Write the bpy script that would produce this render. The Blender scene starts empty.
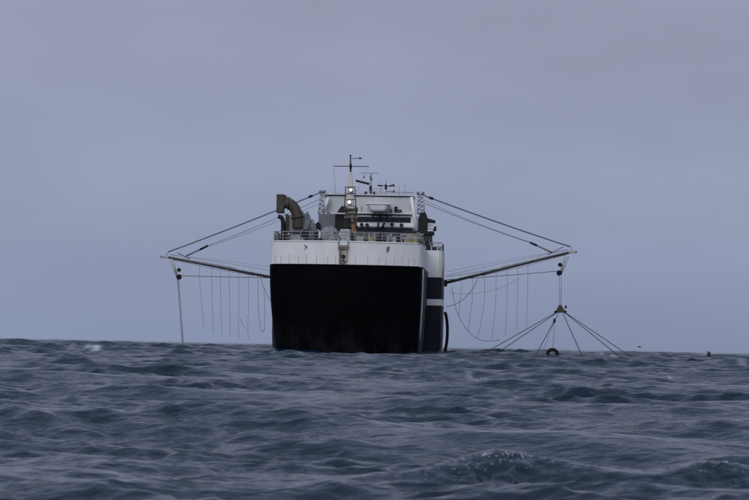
import bpy, bmesh, math, random
import numpy as np
from mathutils import Vector, Matrix, Euler

# ------------------------------------------------------------------ camera
PI = math.pi
scene = bpy.context.scene
F = 2800.0                       # focal length in photo pixels (photo is 749 wide)
CAM_H = 1.4                      # eye height in a small boat
ROLL = math.radians(1.15)
PITCH = math.atan(95.5 * math.cos(ROLL) / F)
RGT = Vector((1, 0, 0)); FWD = Vector((0, math.cos(PITCH), math.sin(PITCH)))
UPV = Vector((0, -math.sin(PITCH), math.cos(PITCH)))
cr = RGT * math.cos(ROLL) + UPV * math.sin(ROLL)
cu = UPV * math.cos(ROLL) - RGT * math.sin(ROLL)
cd = bpy.data.cameras.new('camera')
cam = bpy.data.objects.new('camera', cd)
scene.collection.objects.link(cam)
m3 = Matrix((cr, cu, -FWD)).transposed()
cam.matrix_world = Matrix.Translation((0, 0, CAM_H)) @ m3.to_4x4()
cd.sensor_width = 36.0
cd.lens = F / 749.0 * 36.0
cd.clip_start = 0.5
cd.clip_end = 90000.0
cd.dof.use_dof = True
cd.dof.focus_distance = 372.0
cd.dof.aperture_fstop = 7.0
scene.camera = cam

# ------------------------------------------------------------------ sky and light
SUN_EL, SUN_AZ = math.radians(36), math.radians(200)   # behind the camera, a little to its left
world = bpy.data.worlds.new('World'); scene.world = world
world.use_nodes = True
wn = world.node_tree; wn.nodes.clear()
def WN(t): return wn.nodes.new(t)
wout = WN('ShaderNodeOutputWorld'); bg = WN('ShaderNodeBackground')
sky = WN('ShaderNodeTexSky'); sky.sky_type = 'NISHITA'; sky.sun_disc = False
sky.sun_elevation = SUN_EL; sky.sun_rotation = SUN_AZ
sky.air_density = 1.0; sky.dust_density = 4.0
skys = WN('ShaderNodeVectorMath'); skys.operation = 'SCALE'; skys.inputs[3].default_value = 0.05
wn.links.new(sky.outputs[0], skys.inputs[0])
tc = WN('ShaderNodeTexCoord'); sep = WN('ShaderNodeSeparateXYZ')
wn.links.new(tc.outputs['Generated'], sep.inputs[0])
ramp = WN('ShaderNodeValToRGB')                      # overcast: brighter towards the zenith
cr_ = ramp.color_ramp
cr_.elements[0].position = 0.0; cr_.elements[0].color = (0.262, 0.312, 0.460, 1)
cr_.elements[1].position = 1.0; cr_.elements[1].color = (0.45, 0.52, 0.70, 1)
e = cr_.elements.new(0.06); e.color = (0.310, 0.350, 0.486, 1)
e = cr_.elements.new(0.14); e.color = (0.325, 0.352, 0.478, 1)
e = cr_.elements.new(0.45); e.color = (0.262, 0.325, 0.465, 1)
wn.links.new(sep.outputs[2], ramp.inputs[0])
mp = WN('ShaderNodeMapping'); mp.inputs['Scale'].default_value = (5.0, 5.0, 14.0)
mp.inputs['Location'].default_value = (1.7, 0.4, 2.2)
cl = WN('ShaderNodeTexNoise'); cl.inputs['Scale'].default_value = 1.4; cl.inputs['Detail'].default_value = 5.0
cl.inputs['Roughness'].default_value = 0.5
wn.links.new(tc.outputs['Generated'], mp.inputs[0]); wn.links.new(mp.outputs[0], cl.inputs['Vector'])
mr = WN('ShaderNodeMapRange'); mr.inputs[1].default_value = 0.3; mr.inputs[2].default_value = 0.7
mr.inputs[3].default_value = 0.91; mr.inputs[4].default_value = 1.08
wn.links.new(cl.outputs[0], mr.inputs[0])
cm = WN('ShaderNodeVectorMath'); cm.operation = 'SCALE'
wn.links.new(ramp.outputs[0], cm.inputs[0]); wn.links.new(mr.outputs[0], cm.inputs[3])
mixs = WN('ShaderNodeMix'); mixs.data_type = 'RGBA'; mixs.inputs[0].default_value = 0.10
wn.links.new(cm.outputs[0], mixs.inputs[6]); wn.links.new(skys.outputs[0], mixs.inputs[7])
wn.links.new(mixs.outputs[2], bg.inputs[0]); bg.inputs[1].default_value = 1.0
wn.links.new(bg.outputs[0], wout.inputs[0])

sd = bpy.data.lights.new('sun', 'SUN'); sd.energy = 1.2; sd.angle = math.radians(45); sd.color = (0.95, 0.97, 1.0)
sun = bpy.data.objects.new('sun', sd); scene.collection.objects.link(sun)
# direction towards the sun
sdir = Vector((math.sin(SUN_AZ) * math.cos(SUN_EL), math.cos(SUN_AZ) * math.cos(SUN_EL), math.sin(SUN_EL)))
sun.rotation_euler = sdir.to_track_quat('Z', 'Y').to_euler()
sun.location = (0, -20, 60)
vs = scene.view_settings
vs.view_transform = 'Standard'; vs.look = 'None'; vs.exposure = 0.0; vs.gamma = 1.0; vs.use_curve_mapping = False
scene.cycles.use_denoising = False
scene.cycles.use_adaptive_sampling = False
scene.cycles.max_bounces = 5

# ------------------------------------------------------------------ helpers
rng = random.Random(7)
C = scene.collection

def ray(px, py):
    dx, dy = px - 374.5, py - 250.0
    return (cr * dx - cu * dy + FWD * F)

X0, Y0, YAW = -3.66, 366.0, math.radians(2.25)
cY, sY = math.cos(YAW), math.sin(YAW)
def ship_to_world(u, s, z): return Vector((X0 + u * cY + s * sY, Y0 - u * sY + s * cY, z))
def L(px, py, s):
    """ship coordinates (across, forward, up) of a point seen at a photo pixel, s metres forward of the transom"""
    d = ray(px, py)
    # X0+u c+s sn = t dx ; Y0-u sn+s c = t dy
    a = np.array([[cY, -d.x], [-sY, -d.y]]); b = np.array([-X0 - s * sY, -Y0 - s * cY])
    u, t = np.linalg.solve(a, b)
    return Vector((u, s, CAM_H + t * d.z))

def mat(name, col, rough=0.6, metal=0.0, var=0.12, scale=1.5, streak=None, streak_amt=0.0, bump=0.0, spec=0.5):
    m = bpy.data.materials.new(name); m.use_nodes = True
    nt = m.node_tree; b = nt.nodes['Principled BSDF']
    b.inputs['Roughness'].default_value = rough; b.inputs['Metallic'].default_value = metal
    b.inputs['Specular IOR Level'].default_value = spec
    t = nt.nodes.new('ShaderNodeTexCoord')
    n = nt.nodes.new('ShaderNodeTexNoise'); n.inputs['Scale'].default_value = scale; n.inputs['Detail'].default_value = 6
    nt.links.new(t.outputs['Object'], n.inputs['Vector'])
    r = nt.nodes.new('ShaderNodeValToRGB')
    r.color_ramp.elements[0].position = 0.3; r.color_ramp.elements[1].position = 0.72
    lo = [max(0, c * (1 - var)) for c in col]; hi = [min(1, c * (1 + var)) for c in col]
    r.color_ramp.elements[0].color = (*lo, 1); r.color_ramp.elements[1].color = (*hi, 1)
    nt.links.new(n.outputs[0], r.inputs[0])
    out = r.outputs[0]
    if streak:
        mp = nt.nodes.new('ShaderNodeMapping'); mp.inputs['Scale'].default_value = (2.6, 2.6, 0.10)
        n2 = nt.nodes.new('ShaderNodeTexNoise'); n2.inputs['Scale'].default_value = 1.0; n2.inputs['Detail'].default_value = 8
        n2.inputs['Roughness'].default_value = 0.65
        nt.links.new(t.outputs['Object'], mp.inputs[0]); nt.links.new(mp.outputs[0], n2.inputs['Vector'])
        r2 = nt.nodes.new('ShaderNodeMapRange'); r2.inputs[1].default_value = 0.52; r2.inputs[2].default_value = 0.78
        r2.inputs[3].default_value = 0.0; r2.inputs[4].default_value = streak_amt
        nt.links.new(n2.outputs[0], r2.inputs[0])
        mx = nt.nodes.new('ShaderNodeMix'); mx.data_type = 'RGBA'
        nt.links.new(r2.outputs[0], mx.inputs[0]); nt.links.new(out, mx.inputs[6]); mx.inputs[7].default_value = (*streak, 1)
        out = mx.outputs[2]
    nt.links.new(out, b.inputs['Base Color'])
    if bump:
        bp = nt.nodes.new('ShaderNodeBump'); bp.inputs['Strength'].default_value = bump; bp.inputs['Distance'].default_value = 0.05
        nt.links.new(n.outputs[0], bp.inputs['Height']); nt.links.new(bp.outputs[0], b.inputs['Normal'])
    return m

M = {}
M['white'] = mat('white_paint', (0.78, 0.775, 0.76), 0.5, var=0.06, scale=0.5, streak=(0.44, 0.37, 0.30), streak_amt=0.28)
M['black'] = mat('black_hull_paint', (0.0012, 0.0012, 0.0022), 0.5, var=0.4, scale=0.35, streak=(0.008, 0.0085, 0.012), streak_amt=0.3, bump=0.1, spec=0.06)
def salt_sheen(m, z0, z1, amt):
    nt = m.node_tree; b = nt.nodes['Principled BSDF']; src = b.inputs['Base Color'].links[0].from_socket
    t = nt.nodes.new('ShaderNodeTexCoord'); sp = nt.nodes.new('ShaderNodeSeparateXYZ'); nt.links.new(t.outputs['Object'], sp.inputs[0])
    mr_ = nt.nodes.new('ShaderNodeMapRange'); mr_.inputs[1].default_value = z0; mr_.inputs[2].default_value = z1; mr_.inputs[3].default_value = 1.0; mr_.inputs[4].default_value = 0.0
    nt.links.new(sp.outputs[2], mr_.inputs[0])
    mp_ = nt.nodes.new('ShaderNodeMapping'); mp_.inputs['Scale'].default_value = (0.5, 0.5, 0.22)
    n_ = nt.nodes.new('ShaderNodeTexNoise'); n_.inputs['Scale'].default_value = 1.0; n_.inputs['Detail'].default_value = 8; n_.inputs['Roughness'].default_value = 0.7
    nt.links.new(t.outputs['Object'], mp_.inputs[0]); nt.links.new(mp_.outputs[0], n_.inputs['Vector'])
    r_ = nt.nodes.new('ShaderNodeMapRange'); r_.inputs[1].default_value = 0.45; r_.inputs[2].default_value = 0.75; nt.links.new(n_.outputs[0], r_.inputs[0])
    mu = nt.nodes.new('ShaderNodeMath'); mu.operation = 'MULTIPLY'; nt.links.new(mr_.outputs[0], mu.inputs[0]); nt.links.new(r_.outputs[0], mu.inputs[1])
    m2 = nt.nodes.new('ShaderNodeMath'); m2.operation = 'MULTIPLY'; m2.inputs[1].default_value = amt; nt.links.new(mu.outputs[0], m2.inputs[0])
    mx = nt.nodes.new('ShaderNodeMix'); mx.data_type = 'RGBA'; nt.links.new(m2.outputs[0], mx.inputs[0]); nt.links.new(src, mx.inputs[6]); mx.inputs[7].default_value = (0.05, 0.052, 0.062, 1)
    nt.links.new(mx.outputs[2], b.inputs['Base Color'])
salt_sheen(M['black'], 0.5, 5.5, 0.35)  # salt patches and the reflected sheen low on the hull, painted into its colour
M['slate'] = mat('slate_hull_paint', (0.012, 0.013, 0.022), 0.5, var=0.25, scale=0.5, streak=(0.035, 0.035, 0.042), streak_amt=0.35, bump=0.1, spec=0.2)
M['house'] = mat('house_paint', (0.54, 0.545, 0.56), 0.6, var=0.08, scale=0.6, streak=(0.33, 0.30, 0.27), streak_amt=0.4)
M['grey'] = mat('grey_paint', (0.16, 0.17, 0.18), 0.6, var=0.2, streak=(0.12, 0.09, 0.07), streak_amt=0.4)
M['light_grey'] = mat('light_grey_paint', (0.42, 0.43, 0.44), 0.6, var=0.12, streak=(0.25, 0.2, 0.16), streak_amt=0.4)
M['dark'] = mat('dark_steel', (0.011, 0.0115, 0.015), 0.6, var=0.3, spec=0.3)
M['boom'] = mat('weathered_boom_paint', (0.05, 0.046, 0.045), 0.7, var=0.5, scale=0.8, streak=(0.16, 0.14, 0.13), streak_amt=0.5, spec=0.3)
M['cream'] = mat('cream_mast_paint', (0.60, 0.57, 0.52), 0.6, var=0.1, streak=(0.3, 0.22, 0.15), streak_amt=0.5)
M['rail'] = mat('weathered_rail_paint', (0.27, 0.265, 0.25), 0.6, var=0.3, scale=1.5)
M['brown'] = mat('weathered_brown_steel', (0.060, 0.047, 0.036), 0.7, var=0.35, scale=1.2, streak=(0.03, 0.025, 0.022), streak_amt=0.6)
M['pale_rust'] = mat('rust_stained_paint', (0.42, 0.39, 0.35), 0.8, var=0.3, scale=2.5, streak=(0.16, 0.10, 0.06), streak_amt=0.8)
M['rust'] = mat('rusty_steel', (0.15, 0.115, 0.085), 0.8, var=0.5, scale=2.5, streak=(0.4, 0.38, 0.34), streak_amt=0.5)
M['orange'] = mat('orange_paint', (0.22, 0.12, 0.05), 0.7, var=0.3, scale=2)
M['yellow'] = mat('faded_yellow_paint', (0.42, 0.34, 0.16), 0.7, var=0.25, scale=2)
M['deck'] = mat('deck_paint', (0.06, 0.07, 0.07), 0.8, var=0.3)
M['rope'] = mat('tarred_rope', (0.035, 0.037, 0.045), 0.85, var=0.3, scale=6)
M['wire'] = mat('steel_wire', (0.15, 0.155, 0.18), 0.5, metal=0.3, var=0.25, scale=6)
M['pale_wire'] = mat('galvanised_wire', (0.24, 0.25, 0.28), 0.5, metal=0.2, var=0.2, scale=6)
M['net'] = mat('pale_net_bundle', (0.27, 0.27, 0.29), 0.9, var=0.35, scale=3, bump=0.6)
M['rubber'] = mat('black_rubber', (0.005, 0.005, 0.006), 0.6, var=0.3, spec=0.2)
M['rib'] = mat('aged_white_rib', (0.5, 0.5, 0.5), 0.6, var=0.1)
M['mark'] = mat('grey_hull_mark', (0.16, 0.16, 0.20), 0.7, var=0.3, scale=3)
M['bird'] = mat('dark_plumage', (0.03, 0.028, 0.03), 0.8, var=0.3, scale=8)
def glass():
    m = mat('tinted_window_glass', (0.010, 0.012, 0.020), 0.08, var=0.2, spec=0.35)
    return m
M['glass'] = glass()
ml = bpy.data.materials.new('lit_lamp'); ml.use_nodes = True
bb = ml.node_tree.nodes['Principled BSDF']; bb.inputs['Base Color'].default_value = (0.9, 0.88, 0.8, 1)
bb.inputs['Emission Color'].default_value = (1.0, 0.92, 0.76, 1); bb.inputs['Emission Strength'].default_value = 1.6
M['lamp'] = ml

class MB:
    def __init__(self): self.v = []; self.f = []; self.smooth = False
    def add(self, vs, fs):
        o = len(self.v); self.v += [Vector(p) for p in vs]; self.f += [[i + o for i in q] for q in fs]; return self
    def box(self, a, b):
        x0, y0, z0 = a; x1, y1, z1 = b
        vs = [(x0,y0,z0),(x1,y0,z0),(x1,y1,z0),(x0,y1,z0),(x0,y0,z1),(x1,y0,z1),(x1,y1,z1),(x0,y1,z1)]
        return self.add(vs, [(0,3,2,1),(4,5,6,7),(0,1,5,4),(1,2,6,5),(2,3,7,6),(3,0,4,7)])
    def cbox(self, c, d): 
        c = Vector(c); h = Vector(d) / 2
        return self.box(c - h, c + h)
    def prism(self, pts, s0, s1):
        """polygon in (u, z) extruded between two stations"""
        n = len(pts)
        vs = [(p[0], s0, p[1]) for p in pts] + [(p[0], s1, p[1]) for p in pts]
        fs = [list(range(n))[::-1], list(range(n, 2 * n))] + [(i, (i+1) % n, n + (i+1) % n, n + i) for i in range(n)]
        return self.add(vs, fs)
    def tube(self, pts, r, n=8, cap=True):
        pts = [Vector(p) for p in pts]; k = len(pts)
        rs = r if isinstance(r, (list, tuple)) else [r] * k
        vs = []; fs = []
        up = None
        for i, p in enumerate(pts):
            t = (pts[min(i+1, k-1)] - pts[max(i-1, 0)]).normalized()
            if up is None:
                a = Vector((0,0,1)) if abs(t.z) < 0.9 else Vector((0,1,0))
                up = (a - t * a.dot(t)).normalized()
            else:
                up = (up - t * up.dot(t)).normalized()
            w = t.cross(up)
            for j in range(n):
                an = 2 * PI * j / n
                vs.append(p + (up * math.cos(an) + w * math.sin(an)) * rs[i])
        for i in range(k - 1):
            for j in range(n):
                a, b = i * n + j, i * n + (j + 1) % n
                fs.append((a, b, b + n, a + n))
        if cap:
            fs.append(list(range(n))[::-1]); fs.append([(k-1) * n + j for j in range(n)])
        self.smooth = True
        return self.add(vs, fs)
    def mesh(self, name, m):
        me = bpy.data.meshes.new(name); me.from_pydata([tuple(p) for p in self.v], [], self.f); me.materials.append(M[m] if isinstance(m, str) else m)
        bm = bmesh.new(); bm.from_mesh(me); bmesh.ops.recalc_face_normals(bm, faces=bm.faces); bm.to_mesh(me); bm.free()
        if self.smooth:
            for p in me.polygons: p.use_smooth = len(p.vertices) == 4
        return me
    def build(self, name, m, parent=None, bevel=0.0):
        o = bpy.data.objects.new(name, self.mesh(name, m)); C.objects.link(o); o.parent = parent
        if bevel:
            b = o.modifiers.new('bevel', 'BEVEL'); b.width = bevel; b.segments = 2; b.limit_method = 'ANGLE'
        return o
def tag(o, label=None, cat=None, group=None, kind=None):
    if label: o['label'] = label
    if cat: o['category'] = cat
    if group: o['group'] = group
    if kind: o['kind'] = kind
    return o
def empty(name, loc=(0,0,0), rz=0, parent=None):
    o = bpy.data.objects.new(name, None); C.objects.link(o); o.location = loc; o.rotation_euler = (0,0,rz); o.parent = parent
    o.empty_display_size = 0.2
    return o
def sag(a, b, drop, n=12):
    a, b = Vector(a), Vector(b)
    return [a.lerp(b, i / n) - Vector((0, 0, drop * 4 * (i / n) * (1 - i / n))) for i in range(n + 1)]
def curve(pts, n=8):
    """Catmull-Rom through points"""
    P = [Vector(p) for p in pts]; P = [P[0] * 2 - P[1]] + P + [P[-1] * 2 - P[-2]]
    out = []
    for i in range(1, len(P) - 2):
        for k in range(n):
            t = k / n; p0, p1, p2, p3 = P[i-1:i+3]
            out.append(0.5 * ((2*p1) + (p2-p0)*t + (2*p0-5*p1+4*p2-p3)*t*t + (3*p1-p0-3*p2+p3)*t**3))
    out.append(P[-2]); return out

def rect(name, x0, y0, x1, y1, s0, s1, m, parent, bevel=0.0, sref=None):
    a, b = L(x0, y0, sref if sref is not None else s0), L(x1, y1, sref if sref is not None else s0)
    return MB().box((a.x, s0, b.z), (b.x, s1, a.z)).build(name, m, parent, bevel)

# ------------------------------------------------------------------ the sea
def build_sea():
    g = np.random.default_rng(12)
    # rings about the viewing boat, finest where the water is near; one sheet out to the horizon
    rr = [0.6]
    while rr[-1] < 15.0: rr.append(rr[-1] * 1.12)
    while rr[-1] < 600.0: rr.append(rr[-1] + 0.050 * (rr[-1] / 18.0) ** 0.8)
    while rr[-1] < 4000.0: rr.append(rr[-1] + 0.83 * (rr[-1] / 600.0) ** 2.2)
    while rr[-1] < 70000.0: rr.append(rr[-1] * 1.12)
    rr = np.array(rr)
    inner = np.linspace(-math.radians(9.6), math.radians(9.6), 440)
    st = inner[1] - inner[0]; outer = [inner[-1]]
    while outer[-1] < PI - 0.12:
        st = min(st * 1.15, 0.2); outer.append(outer[-1] + st)
    outer = np.array(outer[1:]); outer = outer[outer < PI - 0.02]
    th = np.concatenate([-outer[::-1], inner, outer])
    nr, nt_ = len(rr), len(th)
    R, T = np.meshgrid(rr, th, indexing='ij')
    x = (R * np.sin(T)).ravel(); y = (R * np.cos(T)).ravel()
    dr = np.gradient(rr); DR = np.repeat(dr, nt_)
    Rf = R.ravel()
    colw = np.tile(np.gradient(th), nr) * Rf
    cell = np.maximum(DR, colw)
    cell = np.where(np.abs(T.ravel()) > 0.18, np.maximum(cell, 0.6), cell)
    dx = np.zeros_like(x); dy = np.zeros_like(x); z = np.zeros_like(x)
    # slow patches where short waves are stronger or weaker
    def patches(l, n, seed):
        q = np.random.default_rng(seed); s = np.zeros_like(x)
        for i in range(n):
            a = q.uniform(0, 2 * PI); lam = l * q.uniform(0.6, 1.6)
            s += np.sin((x * math.cos(a) + y * math.sin(a)) * 2 * PI / lam + q.uniform(0, 6.28))
        return s / math.sqrt(n / 2)
    pa = np.clip(1.0 + 0.38 * patches(13, 7, 3), 0.25, 2.0)
    NW = 200
    main = math.radians(-112)                       # waves run towards the viewer, slightly to the left
    for i in range(NW):
        lam = math.exp(math.log(0.19) + (math.log(24.0) - math.log(0.19)) * (i + g.uniform(0, 1)) / NW)
        spread = 0.30 if lam > 6 else (0.42 if lam > 1.5 else 0.75)
        a = main + g.normal(0, spread)
        k = 2 * PI / lam
        slope = 0.0270 * g.uniform(0.5, 1.4)
        slope *= float(np.interp(math.log(lam), [math.log(v) for v in (0.19, 0.4, 0.8, 2.0, 4.0, 8.0, 24.0)], [1.25, 1.30, 1.15, 1.10, 0.95, 0.50, 0.24]))
        A = slope / k
        fade = np.clip((lam / cell - 1.9) / 1.8, 0, 1)
        amp = A * fade
        if lam < 4: amp = amp * pa
        if 1.2 < lam < 9: amp = amp * (1 + 0.7 * np.clip((Rf - 110) / 200, 0, 1))
        ph = k * (x * math.cos(a) + y * math.sin(a)) + g.uniform(0, 2 * PI)
        s, c = np.sin(ph), np.cos(ph)
        z += amp * c
        q = 0.78
        dx -= q * amp * s * math.cos(a); dy -= q * amp * s * math.sin(a)
    # swell that builds up in the open water further out
    far = np.clip((Rf - 110) / 260, 0, 1)
    for i in range(26):
        lam = math.exp(g.uniform(math.log(7), math.log(40))); a = main + g.normal(0, 0.38); k = 2 * PI / lam
        amp = 0.027 * g.uniform(0.6, 1.3) / k * far * np.clip((lam / cell - 1.9) / 1.8, 0, 1)
        ph = k * (x * math.cos(a) + y * math.sin(a)) + g.uniform(0, 2 * PI)
        z += amp * np.cos(ph); sn = np.sin(ph)
        dx -= amp * sn * math.cos(a); dy -= amp * sn * math.sin(a)
    # small irregular turbulence used on breaking crests
    def turb(seed, l0):
        q = np.random.default_rng(seed); s = np.zeros_like(x)
        for i in range(40):
            a = q.uniform(0, 2 * PI); lam = l0 * math.exp(q.uniform(-1.2, 0.6))
            s += np.sin((x * math.cos(a) + y * math.sin(a)) * 2 * PI / lam + q.uniform(0, 6.28)) * (lam / l0) ** 0.5
        return s / math.sqrt(20)
    foam = np.zeros_like(x); froth = np.zeros_like(x)
    calm = 1 - 0.68 * np.exp(-((y - 28.4) / 2.6) ** 2) / (1 + np.exp(-(x + 1.0) * 2.5))     # smoother water round the breaking wave
    z *= calm; dx *= calm; dy *= calm
    # individual larger waves: polyline crest (x, y, height), width towards / away from the viewer
    def crest(pts, wf, wb, rough=0.0, foamamt=0.0, seed=0):
        nonlocal z
        best = np.full_like(x, 1e9); hh = np.zeros_like(x); sgn = np.zeros_like(x)
        P = curve([Vector(p) for p in pts], 6)
        bx0 = min(p.x for p in P) - 12; bx1 = max(p.x for p in P) + 12
        by0 = min(p.y for p in P) - 6 * wb; by1 = max(p.y for p in P) + 6 * wb
        sel = np.where((x > bx0) & (x < bx1) & (y > by0) & (y < by1))[0]
        xs, ys = x[sel], y[sel]
        px = np.array([p.x for p in P]); pyy = np.array([p.y for p in P]); pz = np.array([p.z for p in P])
        yc = np.interp(xs, px, pyy); hc = np.interp(xs, px, pz)
        d = ys - yc
        tb = 0
        if rough:
            tb = turb(seed, 0.22)[sel]
            d = d + 0.05 * tb
        prof = np.where(d < 0, np.exp(-(d / wf) ** 2), np.exp(-(d / wb) ** 2))
        z[sel] += hc * prof
        if rough:
            near = np.exp(-((d + 0.05) / 0.13) ** 2) * np.clip((hc - 0.2) / 0.12, 0, 1)
            z[sel] += rough * tb * near
            froth[sel] = np.maximum(froth[sel], np.clip((hc - 0.19) / 0.1, 0, 1) * (np.exp(-((d + 0.02) / 0.10) ** 2) + 0.62 * np.exp(-((d + 0.3) / 0.22) ** 2)))
    crest([(-2.2, 26.9, 0.0), (-0.8, 27.5, 0.10), (0.2, 28.1, 0.19), (0.75, 28.6, 0.25), (1.1, 28.95, 0.32), (1.35, 28.9, 0.35), (1.8, 28.75, 0.27), (2.4, 28.25, 0.20), (2.9, 28.1, 0.19), (3.35, 28.35, 0.27), (3.7, 28.3, 0.28), (4.3, 28.0, 0.18), (5.4, 27.7, 0.08), (7, 27.2, 0)], 0.66, 1.1, 0.018, 0.0, 5)
    crest([(-32, 150, 0.0), (-24, 148, 0.5), (-19, 146, 0.62), (-14, 140, 0.25), (-9, 136, 0.0)], 2.6, 7.0)
    crest([(2, 92, 0.0), (5, 92, 0.12), (8, 93, 0.17), (11, 93, 0.06), (14, 93, 0.0)], 1.3, 3.0)
    crest([(26, 250, 0.0), (33, 250, 0.6), (40, 252, 0.55), (48, 252, 0.0)], 4.0, 9.0)
    crest([(-90, 420, 0.0), (-62, 420, 0.25), (-45, 420, 0.15), (-30, 424, 0.2), (-10, 430, 0.0)], 9.0, 14.0)
    # whitecaps
    tbF = turb(9, 2.2)
    Z2 = z.reshape(nr, nt_)
    def hit(px, py):
        """where the line of sight through a photo pixel meets the water"""
        d = ray(px, py); az = math.atan2(d.x, d.y); j = int(np.argmin(np.abs(th - az)))
        tgt = d.z / math.hypot(d.x, d.y); el = (Z2[:, j] - CAM_H) / rr
        i = int(np.argmax((el >= tgt) & (rr > 16))); return rr[i] * math.sin(th[j]), rr[i] * math.cos(th[j]), rr[i]
    tbN = turb(21, 0.16)
    for (px, py, wpx, am) in ((94, 349.5, 7, 1.0), (86, 349, 4, .8), (72, 345.5, 3, .8), (477, 381, 5, .8), (484, 380, 4, .7), (470, 377.5, 3, .6), (612, 356.5, 6, 1.0), (602, 355, 3, .7), (668, 377.5, 3, .8), (741, 362.5, 5, .4), (440, 351.5, 5, .6), (426, 352, 4, .5), (300, 353.5, 5, .35), (276, 352.5, 4, .5), (360, 354, 6, .25)):
        fx, fy, r0 = hit(px, py); ra = wpx / F * r0; rb = max(ra * 1.2, 0.02 * r0 if r0 > 100 else 0.2)
        w = np.exp(-((x - fx) / ra) ** 2 - ((y - fy) / rb) ** 2)
        t_ = tbF if r0 > 60 else tbN
        foam = np.maximum(foam, am * w * np.clip((0.75 if r0 > 60 else 0.35) + 0.45 * t_, 0, 1))
        if r0 > 60: z += 0.0006 * r0 * w
    # flatten towards the far horizon and close under the viewing boat
    z *= 1.0 - 0.5 * np.clip((Rf - 900) / 3000, 0, 1)
    near = np.clip((Rf - 8) / 8, 0, 1); z *= near
    V = np.stack([x + dx, y + dy, z], 1).astype(np.float32)
    nv = len(V)
    # quads
    i = np.arange(nr - 1)[:, None]; j = np.arange(nt_)[None, :]; j2 = (j + 1) % nt_
    Q = np.stack([i * nt_ + j, i * nt_ + j2, (i + 1) * nt_ + j2, (i + 1) * nt_ + j], -1).reshape(-1, 4)[:, ::-1]
    hub = np.arange(nt_)                             # close the middle
    V = np.vstack([V, [[0, 0, 0]]]).astype(np.float32); foam = np.append(foam, 0).astype(np.float32); froth = np.append(froth, 0).astype(np.float32)
    tri = np.stack([hub, (hub + 1) % nt_, np.full(nt_, nv)], 1)[:, ::-1]
    me = bpy.data.meshes.new('sea')
    nq, nt3 = len(Q), len(tri)
    me.vertices.add(nv + 1); me.vertices.foreach_set('co', V.ravel())
    me.loops.add(nq * 4 + nt3 * 3)
    me.loops.foreach_set('vertex_index', np.concatenate([Q.ravel(), tri.ravel()]).astype(np.int32))
    me.polygons.add(nq + nt3)
    ls = np.concatenate([np.arange(nq) * 4, nq * 4 + np.arange(nt3) * 3]).astype(np.int32)
    me.polygons.foreach_set('loop_start', ls)
    me.polygons.foreach_set('use_smooth', np.ones(nq + nt3, dtype=bool))
    me.update(calc_edges=True)
    at = me.attributes.new('foam', 'FLOAT', 'POINT'); at.data.foreach_set('value', foam)
    at = me.attributes.new('froth', 'FLOAT', 'POINT'); at.data.foreach_set('value', froth)
    o = bpy.data.objects.new('sea', me); C.objects.link(o)
    tag(o, kind='structure')
    # material
    m = bpy.data.materials.new('sea_water'); m.use_nodes = True; nt = m.node_tree
    b = nt.nodes['Principled BSDF']
    b.inputs['IOR'].default_value = 1.333; b.inputs['Roughness'].default_value = 0.16
    b.inputs['Specular IOR Level'].default_value = 0.5
    tcn = nt.nodes.new('ShaderNodeTexCoord')
    def noise(sc, det, stretch, rough=0.55):
        mpn = nt.nodes.new('ShaderNodeMapping'); mpn.inputs['Scale'].default_value = stretch
        mpn.inputs['Rotation'].default_value = (0, 0, 0.25)
        n = nt.nodes.new('ShaderNodeTexNoise'); n.inputs['Scale'].default_value = sc; n.inputs['Detail'].default_value = det
        n.inputs['Roughness'].default_value = rough
        nt.links.new(tcn.outputs['Object'], mpn.inputs[0]); nt.links.new(mpn.outputs[0], n.inputs['Vector']); return n
    n1 = noise(4.5, 2, (0.9, 1.15, 1)); n2 = noise(1.1, 3, (0.85, 1.2, 1))
    b1 = nt.nodes.new('ShaderNodeBump'); b1.inputs['Strength'].default_value = 0.5; b1.inputs['Distance'].default_value = 0.07
    b2 = nt.nodes.new('ShaderNodeBump'); b2.inputs['Strength'].default_value = 0.6; b2.inputs['Distance'].default_value = 0.24
    nt.links.new(n1.outputs[0], b1.inputs['Height']); nt.links.new(n2.outputs[0], b2.inputs['Height'])
    nt.links.new(b2.outputs[0], b1.inputs['Normal'])
    nt.links.new(b1.outputs[0], b.inputs['Normal'])
    n3 = noise(0.05, 3, (1, 1, 1))
    r3 = nt.nodes.new('ShaderNodeValToRGB'); r3.color_ramp.elements[0].position = 0.35; r3.color_ramp.elements[1].position = 0.65
    r3.color_ramp.elements[0].color = (0.004, 0.0135, 0.029, 1); r3.color_ramp.elements[1].color = (0.0055, 0.0165, 0.034, 1)
    nt.links.new(n3.outputs[0], r3.inputs[0])
    fa = nt.nodes.new('ShaderNodeAttribute'); fa.attribute_name = 'foam'
    n4 = noise(9.0, 6, (1, 1, 1), 0.75)
    mul = nt.nodes.new('ShaderNodeMath'); mul.operation = 'MULTIPLY'
    r4 = nt.nodes.new('ShaderNodeMapRange'); r4.inputs[1].default_value = 0.36; r4.inputs[2].default_value = 0.56
    nt.links.new(n4.outputs[0], r4.inputs[0])
    nt.links.new(fa.outputs['Fac'], mul.inputs[0]); nt.links.new(r4.outputs[0], mul.inputs[1])
    fb = nt.nodes.new('ShaderNodeAttribute'); fb.attribute_name = 'froth'
    n5 = noise(17.0, 3, (1, 1, 1), 0.6)
    sm5 = nt.nodes.new('ShaderNodeMath'); sm5.operation = 'MULTIPLY_ADD'; sm5.inputs[1].default_value = 0.16     # denser specks at the crest line
    nt.links.new(fb.outputs['Fac'], sm5.inputs[0]); nt.links.new(n5.outputs[0], sm5.inputs[2])
    r5 = nt.nodes.new('ShaderNodeMapRange'); r5.inputs[1].default_value = 0.70; r5.inputs[2].default_value = 0.82
    nt.links.new(sm5.outputs[0], r5.inputs[0])
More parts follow.
